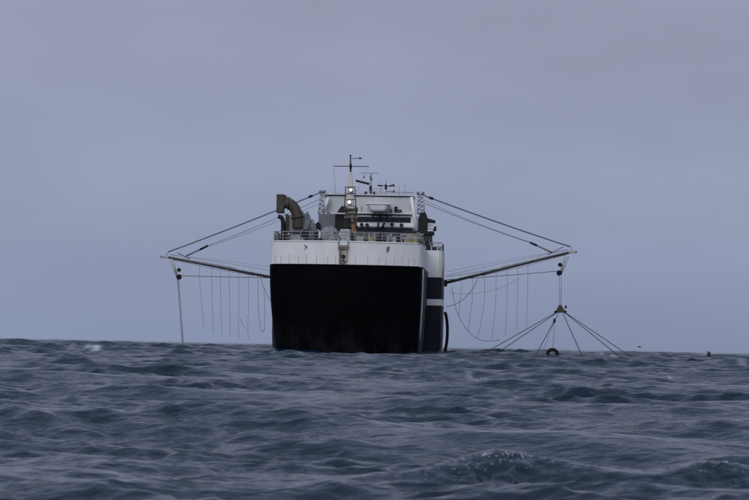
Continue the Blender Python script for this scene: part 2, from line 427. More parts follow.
    m5 = nt.nodes.new('ShaderNodeMath'); m5.operation = 'MULTIPLY'; nt.links.new(r5.outputs[0], m5.inputs[0]); nt.links.new(fb.outputs['Fac'], m5.inputs[1])
    mx5 = nt.nodes.new('ShaderNodeMath'); mx5.operation = 'MAXIMUM'; nt.links.new(mul.outputs[0], mx5.inputs[0]); nt.links.new(m5.outputs[0], mx5.inputs[1])
    mul = mx5
    fc = nt.nodes.new('ShaderNodeMix'); fc.data_type = 'RGBA'; fc.inputs[7].default_value = (0.68, 0.71, 0.74, 1)
    nt.links.new(mul.outputs[0], fc.inputs[0]); nt.links.new(r3.outputs[0], fc.inputs[6])
    nt.links.new(fc.outputs[2], b.inputs['Base Color'])
    fr = nt.nodes.new('ShaderNodeMapRange'); fr.inputs[3].default_value = 0.12; fr.inputs[4].default_value = 0.8
    nt.links.new(mul.outputs[0], fr.inputs[0]); nt.links.new(fr.outputs[0], b.inputs['Roughness'])
    me.materials.append(m)
    return o
build_sea()

# ------------------------------------------------------------------ the ship
ship = empty('factory_trawler', (X0, Y0, 0), -YAW)
tag(ship, 'large black and white factory trawler seen end-on with both outrigger booms swung out', 'ship')
Z_BLK, Z_DECK = 11.86, 14.9

def loft(stations, zs, prof, name, m, close_aft=True, parent=ship, off=0.0):
    """stations: (s, half beam); prof(z): share of the half beam at height z"""
    out = [(-(hb * 0.972 + off), s) for s, hb in reversed(stations)] + [(hb + off, s) for s, hb in stations]
    return shell(out, zs, prof, lambda z, u: 0.0, name, m, parent)
def shell(outline, zs, prof, rake, name, m, parent=ship, smooth=False):
    """plan outline (across, forward) drawn up through the heights zs"""
    mb = MB(); n = len(outline)
    vs = [(u * prof(z, -1 if u < 0 else 1), s_ + rake(z, u), z) for z in zs for (u, s_) in outline]
    fs = [(i * n + j, i * n + j + 1, (i + 1) * n + j + 1, (i + 1) * n + j) for i in range(len(zs) - 1) for j in range(n - 1)]
    mb.add(vs, fs); o = mb.build(name, m, parent)
    if smooth:
        for p in o.data.polygons: p.use_smooth = True
    return o

def aft_prof(z, side):
    t = max(0.0, min(1.0, (Z_BLK - z) / Z_BLK))
    k = 0.115 if side < 0 else 0.045
    up = 0.018 * max(0, z - Z_BLK) / 3.0
    return 1.0 - k * t ** 2.0 - up
def bow(u): return 2.9 * min(1.0, abs(u) / 9.7) ** 2.4      # the transom plating is curved in plan
def aft_rake(z, u):
    t = max(0.0, min(1.2, (Z_BLK - z) / Z_BLK))
    return 1.7 * t ** 1.4 * (1.0 - 0.6 * (abs(u) / 10.1) ** 2)
half = [(0.5 * i, bow(0.5 * i)) for i in range(20)] + [(9.7, 2.95), (9.86, 3.3), (9.96, 3.8), (10.0, 4.6), (10.03, 8), (10.06, 16), (10.1, 30.5)]
plan = [(-u * 1.034, s_) for u, s_ in reversed(half[1:])] + half
zs_low = [-4, -2, 0, 1, 2, 3, 4, 5, 6.5, 8, 9.5, 10.8, Z_BLK]
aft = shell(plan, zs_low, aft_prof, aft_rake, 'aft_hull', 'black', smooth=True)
bul = shell([(u * 1.001, s_ - 0.01) for u, s_ in plan], [Z_BLK, 13.0, Z_DECK], aft_prof, lambda z, u: 0.0, 'stern_bulwark', 'white', smooth=True)
def on_stern(u, z, out=0.0):
    """point on the curved stern plating"""
    f = aft_prof(z, -1 if u < 0 else 1)
    return Vector((u, bow(u / f / (1.034 if u < 0 else 1.0)) - 0.01 - out, z))
# frames (ribs) along the lower edge of the bulwark
rib_px = [275, 281, 289, 298.5, 306.5, 316.5, 327.5, 335, 355.5, 367.5, 378.5, 386, 394, 401.5, 408, 414, 419]
rib_me = MB().box((-0.03, -0.06, 0.0), (0.03, 0.03, 1.2)).mesh('rib', 'rib')
for px in rib_px:
    p = L(px, 260, 0.5); p = L(px, 260, bow(p.x))
    o = bpy.data.objects.new('rib', rib_me); C.objects.link(o); o.parent = bul
    o.location = on_stern(max(-9.7, min(9.4, p.x)), Z_BLK + .06); o.scale.z = rng.uniform(0.85, 1.1)
us = [-9.8 + 19.3 * i / 38 for i in range(39)]
MB().tube([on_stern(u, Z_BLK, 0.02) for u in us], 0.06, 6).build('rubbing_ledge', 'slate', bul)
MB().tube([on_stern(u, Z_DECK, -0.02) for u in us], 0.10, 8).build('bulwark_cap', 'white', bul)
# two small worn grey marks painted on the bulwark
for px, py, shp in ((305.5, 247.5, [(-.25, .42), (.18, .22), (.3, 0), (.1, -.12), (-.22, -.5), (-.02, 0)]), (388, 249.5, [(-.22, .25), (.05, .40), (.28, .38), (.12, -.2), (-.05, -.5), (-.2, -.28)])):
    a = L(px, py, 0.4); a = L(px, py, bow(a.x))
    q_ = [on_stern(a.x + du, a.z + dz, 0.015) for du, dz in shp]; q2 = [v + Vector((0, .006, 0)) for v in q_]; n_ = len(shp)
    MB().add(q_ + q2, [list(range(n_)), list(range(n_, 2 * n_))[::-1]] + [(i, (i+1) % n_, n_ + (i+1) % n_, n_ + i) for i in range(n_)]).build('painted_mark', 'mark', bul)
dk = [(u * .985, s_ + .2) for u, s_ in plan]
mbd = MB(); mbd.add([(u, s_, Z_DECK - .1) for u, s_ in dk], [list(range(len(dk)))]); mbd.build('working_deck', 'deck', ship)
# pale bar standing in for the glancing sky reflection along the quarter
MB().tube([(9.96 * aft_prof(z, 1) + .02, 3.75 + aft_rake(z, 9.96) , z) for z in (2.2, 4, 6, 8, 10, 11.6)], 0.12, 8).build('corner_glint_bar', 'light_grey', ship)

# main hull, wider, from 30 m forward; its aft face shows outboard of the stern on the right
main_st = [(30, 11.6), (30.3, 12.0), (31, 12.22), (45, 12.2), (60, 12.0), (75, 11.7), (86, 10.8), (96, 8.0), (104, 4.2), (109, 0.6)]
def main_prof(z, side): return 1.0 - 0.05 * max(0, (3 - z) / 7) ** 1.5
mh = loft(main_st, [-4, -1, 1, 3, 5, 7.22], main_prof, 'main_hull', 'slate')
loft(main_st, [7.22, 8.1], main_prof, 'hull_stripe', 'white', off=0.02)
loft(main_st, [8.1, 9.5, 11.2], main_prof, 'hull_upper_strake', 'slate')
sb = loft(main_st, [11.2, 13, 15.0], main_prof, 'side_bulwark', 'white', off=0.02)
dm = MB(); vs = [(-hb + .1, s, 14.8) for s, hb in main_st] + [(hb - .1, s, 14.8) for s, hb in reversed(main_st)]
dm.add(vs, [list(range(len(vs)))]); dm.build('main_deck', 'deck', ship)
# fender hose hanging along the main hull
pts = [L(445, 312, 30), L(446.5, 318, 30), L(447.4, 328, 30), L(447, 340, 30), L(445.5, 349, 30), L(444, 356, 30)]
MB().tube(curve(pts, 6), 0.22, 10).build('fender_hose', 'rubber', ship)

# ---- railings
def railing(pa, pb, h, n, bars, name='railing', r=0.055, m='rail'):
    root = empty(name, (0, 0, 0), 0, ship)
    pa, pb = Vector(pa), Vector(pb)
    pm = MB().tube([(0, 0, 0), (0, 0, h)], r, 6).mesh('stanchion', m)
    for i in range(n + 1):
        o = bpy.data.objects.new('stanchion', pm); C.objects.link(o); o.parent = root; o.location = pa.lerp(pb, i / n)
    for k in range(bars):
        up = Vector((0, 0, h * (k + 1) / bars))
        MB().tube([pa + up, pb + up], r * (1.15 if k == bars - 1 else 0.8), 6).build('rail', m, root)
    return root
zr = Z_DECK + 0.16
sr = empty('railing', (0, 0, 0), 0, ship)
sm_ = MB().tube([(0, 0, 0), (0, 0, 1.25)], 0.055, 6).mesh('stanchion', 'rail')
for i in range(17):
    o = bpy.data.objects.new('stanchion', sm_); C.objects.link(o); o.parent = sr; u_ = -9.7 + 19.1 * i / 16; o.location = on_stern(u_, Z_DECK, -.08)
for k in range(3):
    MB().tube([on_stern(u_, Z_DECK, -.08) + Vector((0, 0, .42 * (k + 1))) for u_ in us], 0.06 if k == 2 else 0.042, 6).build('rail', 'rail', sr)
railing((-9.6, 3.2, zr - .1), (-9.6, 29, zr - .1), 1.25, 14, 3)
railing((9.6, 3.2, zr - .1), (9.6, 29, zr - .1), 1.25, 14, 3)
railing((10.4, 30.4, 15.0), (12.0, 30.4, 15.0), 1.1, 3, 2)

# ---- rusty roller post on the stern
p0 = L(339, 263, -0.2); p1 = L(347, 244, -0.2)
rp = empty('stern_roller', (0, 0, 0), 0, ship)
cx = (p0.x + p1.x) / 2
MB().box((p0.x, -0.46, p0.z), (p0.x + 0.26, 0.0, p1.z - .3)).build('cheek_plate', 'rust', rp, 0.03)
MB().box((p1.x - 0.26, -0.46, p0.z + .2), (p1.x, 0.0, p1.z - .3)).build('cheek_plate', 'pale_rust', rp, 0.03)
MB().box((p0.x + .265, -0.34, p0.z), (p1.x - .265, -0.01, p1.z - .35)).build('back_plate', 'pale_rust', rp)
MB().box((p0.x - .12, -0.55, p1.z - .78), (p1.x + .12, 0.0, p1.z - .30)).build('roller_box', 'rust', rp, 0.06)
MB().tube([(p1.x - .42, -0.5, p0.z + 0.85), (p1.x - .42, -0.30, p0.z + 0.85)], 0.27, 14).build('fairlead_hole', 'dark', rp)
MB().tube([(p0.x + .4, -0.45, p0.z + 0.35), (p1.x - .3, -0.45, p0.z + 0.35)], 0.13, 10).build('roller', 'rust', rp)
MB().box((p0.x - .2, -0.5, p1.z - .296), (p1.x + .2, 0.3, p1.z - .1)).build('top_plate', 'pale_rust', rp)
for k in (p0.x - .12, p1.x + .12): MB().tube([(k, -0.3, p1.z - .1), (k, -0.3, p1.z + .75)], 0.09, 8).build('guide_pin', 'light_grey', rp)

# ---- stern mast with two lit floodlights
S = 10
mast = empty('stern_mast', (0, 0, 0), 0, ship)
b0 = L(350, 243, S); t0 = L(350.2, 172, S)
cxm = b0.x
mb = MB()
def ring4(c, w): return [(c[0]-w, S-w, c[1]), (c[0]+w, S-w, c[1]), (c[0]+w, S+w, c[1]), (c[0]-w, S+w, c[1])]
hs = [(L(350, 243, S), 0.55), (L(350, 206, S), 0.52), (L(350.4, 190, S), 0.40), (L(350.6, 172, S), 0.20)]
vs = []; fs = []
for p, w in hs: vs += ring4((p.x, p.z), w)
for i in range(3):
    for j in range(4): fs.append((i*4+j, i*4+(j+1) % 4, i*4+4+(j+1) % 4, i*4+4+j))
fs.append((12, 13, 14, 15))
mb.add(vs, fs).build('column', 'cream', mast, 0.04)
top = L(350.5, 155, S); y0 = L(350.6, 172, S)
MB().tube([(y0.x, S, y0.z - .3), (top.x, S, top.z)], [0.13, 0.07], 8).build('topmast', 'dark', mast)
ya, yb = L(333.5, 166, S), L(369, 166.5, S)
MB().tube([(ya.x, S, ya.z), (yb.x, S, yb.z)], 0.05, 6).build('yard', 'dark', mast)
MB().cbox((y0.x, S, ya.z), (0.34, 0.3, 0.62)).build('yard_bracket', 'dark', mast, 0.05)
MB().cbox((y0.x, S, L(350, 171, S).z), (0.26, 0.3, 0.4)).build('signal_lamp', 'dark', mast, 0.05)
aa, ab = L(351, 158.3, S), L(361, 158.3, S)
MB().tube([(aa.x, S, aa.z), (ab.x, S, ab.z)], 0.04, 6).build('anemometer_arm', 'dark', mast)
MB().tube([(ab.x - .25, S, ab.z), (ab.x + .08, S, ab.z + .03)], [0.13, 0.09], 8).build('anemometer', 'dark', mast)
MB().cbox((top.x, S, top.z - .1), (0.2, 0.2, 0.32)).build('mast_head_light', 'dark', mast, 0.03)
MB().tube([(ya.x + .05, S, ya.z), L(335.5, 194, S)], 0.022, 5).build('halyard', 'wire', mast)
MB().tube([(yb.x - .05, S, yb.z), L(356, 192, S)], 0.015, 5).build('halyard', 'wire', mast)
for (px, py, r) in ((350.8, 189.8, 0.20), (349.3, 202, 0.235)):
    c = L(px, py, S - 0.9)
    fl = empty('floodlight', (0, 0, 0), 0, ship)
    MB().tube([(c.x, c.y + .12, c.z), (c.x, c.y + 0.32, c.z), (c.x, c.y + 0.5, c.z)], [r + .06, r + .03, r * 0.5], 14).build('housing', 'grey', fl)
    mbl = MB(); ring = []
    for q, (rr_, yy) in enumerate(((r, 0.13), (r * .92, 0.0), (r * .6, -0.12), (r * .2, -0.17))):
        ring.append((rr_, yy))
    vs = []; fs = []
    for (rr_, yy) in ring:
        for j in range(16): vs.append((c.x + rr_ * math.cos(2*PI*j/16), c.y + yy, c.z + rr_ * math.sin(2*PI*j/16)))
    for i in range(3):
        for j in range(16): fs.append((i*16+j, i*16+(j+1) % 16, i*16+16+(j+1) % 16, i*16+16+j))
    fs.append([48 + j for j in range(16)])
    mbl.add(vs, fs); mbl.smooth = True; mbl.build('lens', 'lamp', fl)
    MB().box((c.x - .08, c.y + .3, c.z - .08), (c.x + .08, S - .3, c.z + .08)).build('bracket', 'grey', fl)
# ladder cage round the lamps
for px in (344.6, 356):
    q0, q1 = L(px, 207, S - .5), L(px + (1 if px < 350 else -1.2), 186.5, S - .5)
    MB().tube([q0, q1], 0.07, 6).build('cage_post', 'brown', mast)
for py in (187, 193.5, 199.5, 206):
    q0, q1 = L(344.8, py, S - .5), L(355.6, py, S - .5)
    MB().tube([q0, q1], 0.05, 6).build('cage_hoop', 'brown', mast)
# lower rusty legs and brackets of the mast
for (x0_, x1_, yA, yB, mm) in ((344.5, 347.5, 207, 242, 'brown'), (354, 357.5, 207, 242, 'brown')):
    q0, q1 = L(x0_, yB, S - .6), L(x1_, yA, S - .6)
    MB().box((q0.x, S - .8, q0.z), (q1.x, S - .4, q1.z)).build('leg', mm, mast, 0.04)
for py in (209, 217, 226):
    q0, q1 = L(344, py + 1.2, S - .9), L(358, py - .6, S - .9)
    MB().box((q0.x, S - 1.0, q0.z), (q1.x, S - .3, q1.z)).build('crosspiece', 'rust' if py == 217 else 'brown', mast, 0.03)
rect('control_cabinet', 347.8, 213, 354.2, 240, S - .58, S - .3, 'brown', mast, 0.04, S - .6)
rect('cable_trunk', 345.5, 219, 349, 236, S - 1.2, S - .9, 'dark', mast, 0.04, S - 1)
rect('hose_rack', 350.5, 228, 357, 240, S - 1.05, S - .85, 'dark', mast, 0.04, S - 1)
rect('tag_plate', 351, 215.5, 353.4, 221, S - .75, S - .6, 'pale_rust', mast, 0, S - .7)
q0, q1 = L(351.5, 233, S - 1.2), L(357, 224, S - 1.2)
MB().prism([(q0.x, q0.z), (q1.x, q0.z), (q1.x - .1, q0.z + .5), (q0.x + .35, q1.z), (q0.x, q1.z - .1)], S - 1.5, S - 1.1).build('orange_sheave_guard', 'orange', mast)

# ---- wheelhouse block at 60 m
S = 60
wh = empty('wheelhouse', (0, 0, 0), 0, ship)
tl, br = L(322, 195, S), L(415, 240, S)
rect('upper_house', 326, 195.5, 413, 214, S + .5, S + 9, 'house', wh, 0.08, S)
rect('lower_house', 319, 214, 418, 246, S + .2, S + 11, 'white', wh, 0.08, S)
rect('roof_edge', 322, 193.8, 414, 196, S + .1, S + 9.4, 'white', wh, 0.04, S)
rect('bridge_ledge', 355, 212.8, 414, 214.6, S - .5, S + 1, 'white', wh, 0.04, S)
rect('window_recess', 356.6, 216.6, 410.6, 222.6, S + .12, S + .3, 'dark', wh, 0, S)
n = 9
for i in range(n):
    xa = 357.2 + i * 53 / n; xb = xa + 53 / n - 0.7
    rect('window_pane', xa, 217.2, xb, 222, S + .06, S + .16, 'glass', wh, 0, S)
rect('aft_shelter', 356, 227, 412, 233.5, S - 1.5, S + .1, 'slate', wh, 0.05, S - 1.5)
rect('shelter_roof', 355, 226, 413, 227, S - 1.8, S + .1, 'white', wh, 0.03, S - 1.5)
# slanted white legs in front of the house
def leg(xa, ya, xb, yb, w, s, m, parent, name='pillar'):
    a, b = L(xa, ya, s), L(xb, yb, s)
    MB().tube([a, b], [w, w], 10).build(name, m, parent)
leg(328.5, 197, 323.2, 214, 0.22, S - .6, 'white', wh)
leg(411.5, 197, 416.8, 234, 0.30, S - .6, 'white', wh)
# dark equipment boxes under the house on the left
rect('container', 318.5, 213.5, 335, 230, 40, 44, 'grey', ship, 0.06, 40)
for i in range(7):
    xa = 319.4 + i * 2.2
    rect('container_rib', xa, 214.5, xa + .8, 229.5, 39.93, 40.0, 'grey', ship, 0, 40)
rect('winch_house', 335.2, 214, 345, 232, 38, 42, 'dark', ship, 0.06, 38)
a0, a1 = L(336, 213.8, 38), L(344.5, 206, 38)
MB().prism([(a0.x, a0.z), (a1.x, a0.z), (a1.x, a1.z), (a1.x - .45, a1.z), (a0.x + .3, a0.z + .5)], 38.2, 41).build('winch_hood', 'dark', ship)
rect('gantry_beam', 330, 212.6, 346, 214, 37, 37.5, 'white', ship, 0.04, 37)
# grey tapered tub in front of the upper house
p = [L(366.5, 203.2, 57), L(389.3, 204.4, 57), L(386, 212, 57), L(371.5, 212, 57)]
tub = MB()
vs = []
for q, (dep0, dep1) in zip(p, ((55.5, 60.2), (55.5, 60.2), (55.3, 60.2), (55.3, 60.2))):
    vs += [(q.x, dep0, q.z), (q.x, dep1, q.z)]
tub.add(vs, [(0, 2, 4, 6), (1, 7, 5, 3), (0, 1, 3, 2), (2, 3, 5, 4), (4, 5, 7, 6), (6, 7, 1, 0)])
tubo = tub.build('tapered_tub', 'house', ship, 0.35)
pa, pb = L(366, 202.9, 55.4), L(389.8, 204.2, 55.4)
MB().box((pa.x, 55.35, pb.z - .05), (pb.x, 60.2, pa.z + .02)).build('tub_rim', 'white', tubo, 0.03)
MB().box(tuple(L(373, 213.2, 57)), (L(384.5, 212, 57).x, 59.5, L(384.5, 211.6, 57).z)).build('tub_foot', 'light_grey', tubo)
# items standing on the bridge ledge
for (px, py, w, h) in ((391, 211, .22, .5), (396, 209.5, .5, .9), (398.8, 211, .25, .5), (401, 211, .3, .4), (361.5, 209, .14, .8)):
    q = L(px, py, S - .3); MB().box((q.x - w/2, S - .45, q.z - h/2), (q.x + w/2, S - .15, q.z + h/2)).build('deck_fitting', 'dark' if w != .14 else 'grey', wh, 0.04)
for (px, py) in ((361.5, 224.6), (367, 225), (392, 224.6), (401.5, 225)):
    q = L(px, py, S - .1); MB().tube([(q.x, S - .2, q.z), (q.x, S + .2, q.z)], 0.28, 10).build('porthole', 'glass', wh)
for (xa, ya, xb, yb, r_) in ((377.8, 229, 378.4, 222.5, .14), (382, 228, 384.6, 222.8, .16), (371, 215.4, 392, 215.8, .10), (372.5, 217, 374.5, 213.5, .12), (380, 217.5, 381.5, 213, .12), (387.5, 217, 386.5, 213.6, .12), (398, 216, 403, 214.8, .09)):
    MB().tube([L(xa, ya, S - 2), L(xb, yb, S - 2)], r_, 8).build('davit_arm', 'dark', wh)

# ---- radar mast and aerials on the roof
rm = empty('radar_mast', (0, 0, 0), 0, ship); S = 64
def bar(xa, ya, xb, yb, r, name, m, parent=rm, s=None, n=6):
    s = S if s is None else s
    return MB().tube([L(xa, ya, s), L(xb, yb, s)], r, n).build(name, m, parent)
bar(371, 195, 371, 173.5, 0.10, 'pole', 'grey')
bar(361, 173, 378, 173.2, 0.04, 'crosstree', 'grey')
bar(363.5, 176.8, 364.5, 176.8, 0.20, 'lamp_box', 'dark')
bar(355.8, 180.6, 369.5, 184, 0.17, 'radar_scanner', 'dark')
bar(370.3, 176, 371.5, 180, 0.22, 'gearbox', 'grey')
bar(370.6, 186, 370.6, 193, 0.24, 'radar_pedestal', 'dark')
bar(364.9, 192, 366.6, 194, 0.26, 'compass_pod', 'dark'); bar(373.6, 192, 374.8, 194.5, 0.22, 'compass_pod', 'dark')
for i in range(4): bar(373.2 + i * 3, 188.5, 373.2 + i * 3, 196, 0.06, 'rail_post', 'light_grey')
bar(373, 188.5, 382.6, 188.8, 0.06, 'rail_bar', 'light_grey'); bar(373, 191.6, 382.6, 191.9, 0.05, 'rail_bar', 'light_grey')
am = empty('aerial_mast', (0, 0, 0), 0, ship)
bar(386, 195, 386, 179.5, 0.05, 'pole', 'grey', am)
bar(385.9, 189.5, 385.9, 184.5, 0.20, 'radar_motor', 'dark', am)
bar(377.5, 185.4, 382.5, 185.8, 0.11, 'radar_bar', 'dark', am); bar(382, 185.7, 389.5, 186, 0.06, 'radar_bar', 'dark', am); bar(389, 186, 394.4, 185, 0.12, 'radar_bar', 'dark', am)
bar(386, 191.4, 395, 191.6, 0.07, 'radar_bar', 'dark', am); bar(393.8, 190, 394.2, 192.4, 0.12, 'radar_tip', 'dark', am)
bar(394, 187.4, 394, 183.8, 0.08, 'radar_tip', 'dark', am)
for (px, pt) in ((359, 188), (380.5, 182), (399, 186), (405, 184.5)):
    bar(px, 195.5, px, pt, 0.035, 'whip_aerial', 'grey', wh)
bar(334, 194, 414, 192.4, 0.03, 'roof_wire', 'wire', wh)
# roof railing
for i in range(17):
    bar(327 + i * 5.35, 195.3, 327 + i * 5.35, 190.3, 0.022, 'roof_stanchion', 'light_grey', wh, 61)
bar(326, 190.4, 413, 192, 0.022, 'roof_rail', 'light_grey', wh, 61); bar(326, 192.6, 413, 194, 0.02, 'roof_rail', 'light_grey', wh, 61)

# ---- lattice gallows left and right of the house
def lattice(x0t, x1t, x0b, x1b, yt, yb, s, name):
    root = empty(name, (0, 0, 0), 0, ship); nn = 5
    for s_ in (s, s + 1.2):
        MB().tube([L(x0b, yb, s_), L(x0t, yt, s_)], 0.10, 6).build('post', 'light_grey', root)
        MB().tube([L(x1b, yb, s_), L(x1t, yt, s_)], 0.10, 6).build('post', 'light_grey', root)
    for i in range(nn):
        f0, f1 = i / nn, (i + 1) / nn
        A = L(x0b + (x0t - x0b) * f0, yb + (yt - yb) * f0, s); B = L(x1b + (x1t - x1b) * f0, yb + (yt - yb) * f0, s)
        D = L(x1b + (x1t - x1b) * f1, yb + (yt - yb) * f1, s)
        MB().tube([A, D], 0.07, 6).build('brace', 'grey', root)
        MB().tube([A, B], 0.07, 6).build('brace', 'grey', root)
    for px in (x0t, x1t):
        q = L(px, yt, s); MB().cbox((q.x, s + .5, q.z), (0.4, 1.6, 0.35)).build('head_block', 'grey', root, 0.05)
    return root
lattice(320.5, 324, 318.5, 323.5, 191.5, 214, 59, 'gallows_tower')
lattice(418, 423, 417.5, 424.5, 193, 214, 59, 'gallows_tower')
# ---- crane to the right of the house
crn = empty('deck_crane', (0, 0, 0), 0, ship); S = 45
q = [L(418, 233, S), L(427, 233, S), L(428, 219, S), L(425.5, 212, S), L(420.5, 212.5, S), L(418, 219, S)]
MB().prism([(v.x, v.z) for v in q], S, S + 2.5).build('crane_body', 'dark', crn, 0.08)
q = [L(426.5, 222.5, S), L(435, 223, S), L(435.4, 220.4, S), L(427.5, 218, S)]
MB().prism([(v.x, v.z) for v in q], S + .2, S + 1.8).build('crane_arm', 'dark', crn, 0.05)
rect('cab', 427, 222.6, 434, 228.6, S + .3, S + 2, 'white', crn, 0.08, S)
rect('cab_window', 428.2, 223.6, 432.6, 226.6, S + .25, S + .32, 'light_grey', crn, 0, S)
rect('hook_block', 433.2, 226, 436.2, 231, S + .4, S + 1.2, 'dark', crn, 0.1, S)
rect('crane_platform', 404, 231, 434, 235, S - 1, S + 3, 'dark', crn, 0.06, S)
rect('machinery_box', 420, 235, 432, 243.5, S - .5, S + 2, 'grey', crn, 0.1, S)
for i, px in enumerate((421.5, 424.5, 428, 431)):
    bar(px, 235, px + (1.2 if i % 2 else -1), 246, 0.12, 'strut', 'dark', crn, S - 1)
# fittings on the side deck
for (xa, ya, xb, yb, s, m_) in ((425.8, 244, 431, 251, 31, 'dark'), (432, 246.5, 436.5, 251, 31, 'dark'), (437.5, 246, 441, 250.5, 31.5, 'light_grey')):
    rect('bollard_box', xa, ya, xb, yb, s, s + 1.2, m_, ship, 0.12, s)
bar(443.2, 251, 443.2, 244.4, 0.11, 'davit_post', 'dark', ship, 30.6); bar(438, 249, 443.4, 247, 0.06, 'davit_bar', 'grey', ship, 30.6)
bar(443.8, 256, 442.6, 277, 0.10, 'side_pipe', 'yellow', ship, 29.8)

# ---- fish pump / elbow ventilator on the left of the stern deck
S = 6
vp = empty('elbow_ventilator', (0, 0, 0), 0, ship)
rect('hood', 276.6, 194, 283.8, 213, S, S + 1.6, 'brown', vp, 0.08, S)
rect('hood_flange', 283.8, 195, 286, 206, S + .15, S + 1.4, 'brown', vp, 0.05, S)
pts = [L(283, 203.5, S + .8), L(288, 203, S + .8), L(293.5, 207, S + .8), L(297, 214, S + .8), L(297.6, 222, S + .8), L(297.6, 228, S + .8)]
MB().tube(curve(pts, 6), [0.72] * 31, 16).build('elbow_pipe', 'brown', vp)
for t in (292.5,):
    pass
for k, (px, py, ang) in enumerate(((288.5, 203.4, 0.1), (297.4, 217, 1.4))):
    c = L(px, py, S + .8); d = Vector((math.cos(ang), 0, -math.sin(ang)))
    MB().tube([c - d * .1, c + d * .1], 0.86, 16).build('pipe_flange', 'brown', vp)
rect('pump_casing', 287, 214.5, 303, 233, S + .6, S + 3, 'grey', vp, 0.3, S)
rect('casing_foot', 289, 229, 303, 241, S + 1.2, S + 3, 'light_grey', vp, 0.1, S)
pts = [L(278, 216.5, S), L(281.5, 217.5, S), L(283, 222, S), L(283, 230, S), L(283, 242, S)]
MB().tube(curve(pts, 5), 0.28, 12).build('bent_pipe', 'dark', vp)
rect('support_post', 285.2, 214, 287.6, 242, S + .3, S + .7, 'brown', vp, 0.03, S)
gr = empty('grab_claw', (0, 0, 0), 0, ship)
for (xs_) in ([(302, 231), (302.5, 222), (303.5, 216), (302, 211)], [(304, 232), (307.5, 226), (309.3, 219), (307, 211.5)], [(303.5, 232), (306, 224), (306, 217), (305, 213.5)]):
    pts = [L(a_, b_, S + 1.2) for a_, b_ in xs_]
    cc = curve(pts, 5); MB().tube(cc, [0.42 - 0.30 * i / (len(cc) - 1) for i in range(len(cc))], 8).build('claw', 'grey', gr)
rect('claw_base', 300, 229, 308, 236, S + .8, S + 2, 'dark', gr, 0.1, S)

# ---- clutter on the working deck behind the stern rail
def lump(px0, px1, py0, py1, s, depth, m_, name, seed, parent=ship):
    """an uneven heap, wide base and a creased top"""
    r_ = random.Random(seed); a_, b_ = L(px0, py1, s), L(px1, py0, s)
    w, h = (b_.x - a_.x) / 2, b_.z - a_.z; cx_ = (a_.x + b_.x) / 2
    mb = MB(); nu, nv_ = 18, 7; vs = []; fs = []
    for i in range(nv_):
        f = i / (nv_ - 1)
        for j in range(nu):
            an = 2 * PI * j / nu
            rad = math.cos(f * PI / 2) ** 0.7 * (1 + r_.uniform(-.13, .13))
            vs.append((cx_ + w * rad * math.cos(an), s + depth / 2 + depth / 2 * rad * math.sin(an), a_.z + h * math.sin(f * PI / 2) * (1 + r_.uniform(-.10, .06))))
    for i in range(nv_ - 1):
        for j in range(nu):
            fs.append((i*nu+j, i*nu+(j+1) % nu, (i+1)*nu+(j+1) % nu, (i+1)*nu+j))
    fs.append([(nv_-1)*nu+j for j in range(nu)])
    return mb.add(vs, fs).build(name, m_, parent)
def heap(label, cat, *a):
    o = lump(*a, parent=None)
    o.matrix_world = Matrix.Translation((X0, Y0, 0)) @ Matrix.Rotation(-YAW, 4, 'Z'); return tag(o, label, cat)
heap('pale bundle of netting on deck beside the dark claw', 'net', 304, 317, 220, 243.5, 9, 3, 'net', 'net_bundle', 1)
heap('creased pale net heap on deck below the grey container', 'net', 318, 340, 226, 243.5, 7, 4, 'net', 'net_heap', 2)
heap('small black rubber float lying between the two pale net heaps', 'float', 314.5, 321, 222, 229, 12, 1.4, 'rubber', 'net_float', 3)
for i, (x0_, x1_, y0_, y1_, s, m_, nm) in enumerate(((340, 350, 229, 233, 5, 'light_grey', 'winch_drum'), (314.5, 318, 230, 243, 6, 'dark', 'deck_bollard'), (335, 339.5, 236, 243, 4, 'grey', 'deck_box'),
        (356, 364, 236, 243, 8, 'light_grey', 'deck_box'), (368, 375.5, 236.2, 242.5, 6, 'yellow', 'yellow_winch'), (364.6, 367.6, 237, 242, 7, 'orange', 'cable_reel'), (376, 386, 237, 243, 9, 'dark', 'net_winch'),
        (387, 396, 235.5, 239, 12, 'light_grey', 'hatch_cover'), (397, 404, 236, 241, 12, 'dark', 'deck_box'), (406, 420, 234.5, 241, 14, 'yellow', 'conveyor_frame'), (288, 300, 234, 241, 9, 'rust', 'deck_box'), (274, 278.5, 234, 242, 5, 'grey', 'deck_box'))):
    o = rect(nm, x0_, y0_, x1_, 244.5, s, s + 1.5, m_, ship, 0.12, s)
for (xa, xb) in ((400, 423.5),):
    for py in (234.6, 238.2):
        bar(xa, py, xb, py + .3, 0.10, 'gangway_rail', 'light_grey', ship, 4)
for px in (355, 369, 374.8, 391, 398, 412, 418):
    bar(px, 243, px, 234, 0.07, 'deck_post', 'light_grey' if px % 2 else 'dark', ship, 5)
for (xa, xb, py) in ((346, 424, 233.6), (352, 400, 235.8)):
    bar(xa, py, xb, py + .6, 0.09, 'pipe_run', 'grey', ship, 6)

r9 = random.Random(31)
for i in range(46):
    px = r9.uniform(276, 422); py = r9.uniform(232.5, 239); w_ = r9.uniform(0.8, 3.2); s_ = r9.uniform(5, 26)
    if 338 < px < 348: continue
    a_, b_ = L(px, py, s_), L(px + w_, 244, s_); m_ = r9.choice(['dark', 'grey', 'dark', 'brown', 'light_grey', 'rust', 'net', 'dark'])
    if r9.random() < 0.4:
        MB().tube([(a_.x, s_, b_.z), (a_.x, s_, a_.z), (b_.x, s_, a_.z)], 0.1, 6).build('vent_pipe', m_, ship)
    else:
        MB().box((a_.x, s_, b_.z), (b_.x, s_ + r9.uniform(.5, 1.5), a_.z)).build('deck_fitting', m_, ship, 0.08)

